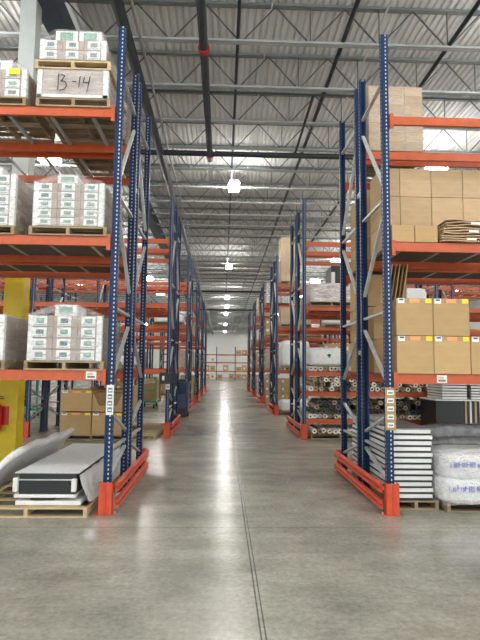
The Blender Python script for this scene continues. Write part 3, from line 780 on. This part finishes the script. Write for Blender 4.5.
# second bay of the second right rack: black and white panels
o = thing('panel_stack', (XR + BAY - .34, Y2 - 1.25, 0), 'upright black panel block with white striped edges at the far right edge', 'panel stack')
MB().box(-.25, 0, .13, .38, .9, 1.0).build('black_panel', BLACKP, o, bevel=.01)
for i in range(7):
    MB().box(.40 + .11 * i, 0, .13, .44 + .11 * i, .9, 1.0).build('white_panel', WHITE if i % 2 else KRAFT2, o); MB().box(.445 + .11 * i, 0.01, .13, .505 + .11 * i, .9, .995).build('black_panel', BLACKP, o)
MB().box(-.26, -.02, 0, 1.3, .92, .13).build('base', WOOD, o)
MB().box(-.26, -.06, 1.005, 1.3, .92, 1.03).build('white_shelf_board', WHITE, o)
o2 = thing('panel_stack', (XR + BAY - .34, Y2 - 1.25, 1.03), 'stack of white flat panels with black gaps on the black panel block', 'panel stack')
for i in range(6):
    MB().box(-.1, .0, .012 + .062 * i, .45, .85, .05 + .062 * i).build('white_panel', WHITE, o2); MB().box(.55, .0, .012 + .062 * i, 1.3, .85, .05 + .062 * i).build('white_panel', WHITE, o2)
    MB().box(-.06, .02, .0 + .062 * i, 1.28, .83, .012 + .062 * i).build('dark_spacer', BLACKP, o2)
# clutter on the second rear level right of nearest rack, seen above the cartons
bale(XR + BAY + .2, Y2 + .05, 1.62, 1.5, .9, .45, 'white wrapped bale in the second bay of the second right rack', seed=73)
bale(XR + 2.2, Y2 + .05, 3.22, .9, .9, .5, 'white bale at the far end of the middle level, second right rack', seed=74)

# ------------------------------------------------------------------ loads further down the aisle
SIDES = {'left': (-1, XL), 'right': (1, XR)}
LVN = ['floor', 'bottom beam', 'middle', 'top']
def zlev(l): return 0 if l == 0 else LEVELS[l - 1]
def slot(side, s, wd):
    sg, x0 = SIDES[side]; a = x0 + sg * (.12 + BAY * (s // 2) + 1.62 * (s % 2))
    return a if sg > 0 else a - wd
def far_load(side, k, l, s, kind, h, w=1.15, rear=False):
    y = Y1 + PER * k + (F[2] + .03 if rear else -.05); x = slot(side, s, w); z = zlev(l) + .002
    pos = ['beside the aisle', 'second spot in', 'third spot in', 'fourth spot in', 'fifth spot in'][s]
    where = '%s level, %s %s rack, %s%s' % (LVN[l], ORD[k], side, pos, ', rear' if rear else '')
    r = random.Random(k * 97 + l * 13 + s * 5 + (side == 'left'))
    pallet(x, y, z, w, 1.0, 'wooden pallet, ' + where, 'pallets of the far racks')
    z += .110
    if kind == 'c':
        n = 2 if h < .8 else 3; rows = max(1, round(h / .4)); cw = w / n; ch = h / rows
        for i in range(n):
            for j in range(rows):
                if j == rows - 1 and r.random() < .25 and rows > 1: continue
                o = MB().box(.005, 0, 0, cw - .005, .9, ch - .008).build('carton', KRAFT if r.random() < .7 else KRAFT2, None, (x + cw * i, y + .03, z + ch * j))
                MB().box(cw * .1, -.003, ch * .45, cw * .35, 0, ch * .75).build('paper_label', LABELW, o)
                tag(o, 'brown carton in the stack on the ' + where, 'carton', 'cartons, ' + where)
    elif kind == 'k':
        kload(x + .02, x + w - .02, y + .02, y + .95, z, z + h, 'film-wrapped carton block, ' + where, r.choice([KRAFT2, GREYC, KRAFT]), FILM, seed=r.randint(1, 99), rows=max(2, round(h / .25)), cols=3)
    elif kind == 'w':
        bale(x + .03, y + .04, z, w - .06, .9, h, 'white wrapped bale, ' + where, seed=r.randint(1, 99))
    elif kind == 'g':
        wboxload(x + .03, x + w - .03, y + .03, y + .95, z, z + h, max(2, round(h / .2)), 3, 'wrapped white-labelled load, ' + where, (), r.randint(1, 99))
for a in [
    # right third rack
    ('right', 2, 3, 0, 'k', 1.65, .62), ('right', 2, 2, 0, 'k', .6), ('right', 2, 2, 1, 'w', .5), ('right', 2, 1, 0, 'w', 1.0), ('right', 2, 1, 1, 'c', .9), ('right', 2, 0, 0, 'w', .42), ('right', 2, 0, 1, 'c', .9), ('right', 2, 2, 2, 'c', .7), ('right', 2, 1, 2, 'k', .9), ('right', 2, 3, 2, 'c', .8),
    ('right', 3, 3, 0, 'g', 1.0), ('right', 3, 2, 0, 'c', .8), ('right', 3, 1, 0, 'k', .9), ('right', 3, 0, 0, 'c', 1.1), ('right', 3, 2, 1, 'w', .6), ('right', 3, 1, 1, 'c', .9), ('right', 3, 0, 1, 'w', .8),
    ('right', 4, 3, 0, 'k', 1.1), ('right', 4, 2, 0, 'w', .8), ('right', 4, 1, 0, 'c', 1.0), ('right', 4, 0, 0, 'g', 1.1), ('right', 4, 2, 1, 'k', .8), ('right', 4, 1, 1, 'k', .8),
    ('right', 5, 2, 0, 'c', 1.0), ('right', 5, 1, 0, 'g', 1.0), ('right', 5, 0, 0, 'k', 1.1), ('right', 5, 3, 0, 'k', .7),
    ('right', 2, 0, 2, 'k', 1.0), ('right', 2, 0, 3, 'c', .9), ('right', 3, 0, 2, 'c', .9), ('right', 3, 1, 2, 'w', .8), ('right', 4, 0, 1, 'c', 1.0), ('right', 4, 2, 2, 'c', .8), ('right', 5, 1, 1, 'k', 1.0), ('right', 5, 2, 1, 'w', .7),
    # left
    ('left', 2, 1, 1, 'w', .35), ('left', 2, 0, 1, 'c', .9), ('left', 2, 2, 2, 'k', .6), ('left', 2, 2, 0, 'w', .3), ('left', 2, 1, 2, 'c', .6), ('left', 2, 1, 3, 'c', .8),
    ('left', 3, 1, 0, 'k', .8), ('left', 3, 0, 0, 'c', 1.0), ('left', 3, 2, 0, 'c', .5), ('left', 3, 0, 1, 'k', 1.0), ('left', 3, 1, 2, 'g', .7), ('left', 3, 0, 2, 'c', 1.1), ('left', 3, 2, 2, 'w', .5),
    ('left', 4, 1, 0, 'g', .9), ('left', 4, 0, 0, 'k', 1.1), ('left', 4, 2, 0, 'k', .8), ('left', 4, 0, 1, 'c', 1.0), ('left', 4, 1, 2, 'k', .9),
    ('left', 5, 1, 0, 'g', .9), ('left', 5, 0, 0, 'w', 1.0), ('left', 5, 2, 0, 'c', .9)]:
    far_load(*a)

# green carts on the left
def cart(x, y, label, rot=0):
    t = thing('platform_cart', (x, y, 0), label, 'cart', 'green carts', rot)
    MB().box(0, 0, .24, .72, 1.2, .30).build('platform', GREENM, t)
    for yy in (0.0,):
        m = MB()
        for a in (.02, .66): m.box(a, yy, .30, a + .04, yy + .04, 1.25)
        m.box(.02, yy, 1.21, .70, yy + .04, 1.25).box(.02, yy, .72, .70, yy + .04, .76); m.build('end_frame', GREENM, t)
    for a in (.08, .58):
        for b in (.12, 1.02): MB().cyl((a, b, .09), (a + .05, b, .09), .09, 14).build('wheel', RUBBER, t)
        for b in (.12, 1.02): MB().box(a, b - .02, .09, a + .05, b + .02, .24).build('caster_fork', GALV, t)
    return t
cart(-3.40, 21.9, 'green platform cart with a brown box on it, left of the navy machine')
o = carton(-3.3, 22.1, .30, .5, .5, .7, 'brown carton riding on the green platform cart', None, labels=False); 
cart(-6.6, 17.2, 'green platform cart standing empty far left behind the yellow column', .2)
cart(-8.4, 17.0, 'green platform cart, leftmost, partly behind the yellow column', -.1)
cart(-2.3, 29.5, 'green platform cart parked between the fourth and fifth left racks')
# stand-up machine
t = thing('floor_scrubber', (-1.76, 17.6, 0), 'dark navy ride-on floor scrubber parked before the third left rack', 'cleaning machine')
m = MB(); m.extr([(0, .15), (1.1, .15), (1.15, .5), (1.0, .95), (.7, 1.15), (.25, 1.2), (.05, .8)], 'x', 0, .62); m.build('body', NAVY, t, bevel=.05)
MB().box(.08, .35, 1.15, .54, .9, 1.28).build('tank_lid', BLACKP, t, bevel=.03)
MB().cyl((.31, .15, 1.0), (.31, -.05, 1.2), .025, 8).cyl((.12, -.05, 1.2), (.5, -.05, 1.2), .02, 8).build('steering_handle', BLACKP, t)
MB().box(.05, -.12, .05, .57, .2, .35).build('brush_deck', BLACKP, t, bevel=.03)
for a in (.02, .54): MB().cyl((a, .85, .15), (a + .07, .85, .15), .15, 16).build('wheel', RUBBER, t)
MB().cyl((.28, .1, .09), (.34, .1, .09), .09, 14).build('wheel', RUBBER, t)
t = thing('post_protector', (XL - BAY, Y2 - .06, 0), 'red post protector on an inner post of the second left rack, beside the yellow column', 'post protector')
MB().extr([(-.09, -.09), (.09, -.09), (.09, .03), (.075, .03), (.075, -.075), (-.075, -.075), (-.075, .03), (-.09, .03)], 'z', 0, .36).build('shield', GUARD, t); MB().box(-.12, -.14, 0, .12, -.09, .01).build('base_flange', GUARD, t)
# small monitor box on the second left post
t = thing('control_box', (-1.40, Y2 - .135, 1.28), 'black control box mounted on the end post of the second left rack', 'control box')
MB().box(-.09, 0, 0, .20, .13, .26).build('housing', BLACKP, t, bevel=.01); MB().box(-.03, -.004, .08, .02, 0, .18).build('paper_label', LABELW, t)

# ------------------------------------------------------------------ far end rack in front of the back wall
FPOST = POST; fy = 81.4
t = thing('pallet_rack', (-.95, fy, 0), 'low pallet rack standing across the far end of the aisle', 'pallet rack')
fp = MB().box(-.06, 0, 0, .06, .08, 5.0).mesh('post', BLUE)
fb = MB().box(.06, 0, -.16, 2.82, .05, 0).mesh('beam', ORANGE)
for j in range(-3, 5):
    for d in (0, 1.05): link('post', fp, t, (2.88 * j, d, 0))
    link('brace', MB().bar((0, .05, .3), (0, 1.1, 1.9), .03, .05, up=(1, 0, 0)).bar((0, 1.1, 2.2), (0, .05, 4.2), .03, .05, up=(1, 0, 0)).mesh('brace', BRACE), t, (2.88 * j, 0, 0))
    if j < 4:
        for z in (1.31, 2.64, 3.84):
            for d in (0, 1.05): link('beam', fb, t, (2.88 * j, d, z))
        for z in (1.31, 2.64, 3.84): MB().box(.06, .05, z - .03, 2.82, 1.05, z - .01).build('shelf_deck', GALV, t, (2.88 * j, 0, 0))
rr = random.Random(77)
fn = ['floor', 'lowest', 'middle', 'top']
for j in range(-2, 3):
    for l, z in enumerate((0, 1.31, 2.64, 3.84)):
        if j == 0 and l >= 2: continue
        if l == 3 and j != 1: continue
        for q in range(3 if l else 3):
            if rr.random() < .12: continue
            h = rr.uniform(.6, .95); w = .8
            o = MB().box(0, 0, 0, w, .9, h).build('carton', rr.choice([KRAFT2, WHITE, KRAFT, KRAFT2]), None, (-.95 + 2.88 * j + .12 + .9 * q, fy + .06, z + .005), bevel=.01)
            MB().box(.2, -.005, h * .3, .5, 0, h * .6).build('paper_label', LABELW if q % 2 else KRAFTD, o)
            tag(o, 'small distant carton, %s level of far end rack, bay %s' % (fn[l], {0: 'in the middle', -1: 'left of middle', 1: 'right of middle', -2: 'far left', 2: 'far right'}[j]), 'carton', 'cartons of the far end rack, %s level, bay %d' % (fn[l], j + 3))

# ------------------------------------------------------------------ light, camera
w = bpy.data.worlds.new('added_ambient_fill'); S.world = w; w.use_nodes = True
w.node_tree.nodes['Background'].inputs[0].default_value = (.95, .98, 1, 1); w.node_tree.nodes['Background'].inputs[1].default_value = 1.0  # even ambient fill added through the open rear end of the hall

cam = bpy.data.cameras.new('camera'); co = bpy.data.objects.new('camera', cam); C.objects.link(co)
cam.sensor_fit = 'VERTICAL'; cam.sensor_height = 36; cam.lens = 528.6 / 640 * 36; cam.clip_end = 400
pi_, ya, ro = .0921, .0317, .0114
fwd = Vector((math.sin(ya) * math.cos(pi_), math.cos(ya) * math.cos(pi_), math.sin(pi_)))
right0 = Vector((math.cos(ya), -math.sin(ya), 0)); up0 = right0.cross(fwd)
# image axes: right = right0 rolled
rx = right0 * math.cos(ro) + up0 * math.sin(ro); uy = up0 * math.cos(ro) - right0 * math.sin(ro)
M = Matrix((rx, uy, -fwd)).transposed().to_4x4(); M.translation = (0, 0, H); co.matrix_world = M
S.camera = co
S.view_settings.view_transform = 'Standard'; S.view_settings.look = 'None'; S.view_settings.gamma = 1; S.view_settings.use_curve_mapping = False
S.view_settings.exposure = 1.22
S.cycles.use_denoising = True
S.cycles.max_bounces = 8; S.cycles.diffuse_bounces = 4; S.cycles.transparent_max_bounces = 16; S.cycles.sample_clamp_indirect = 8
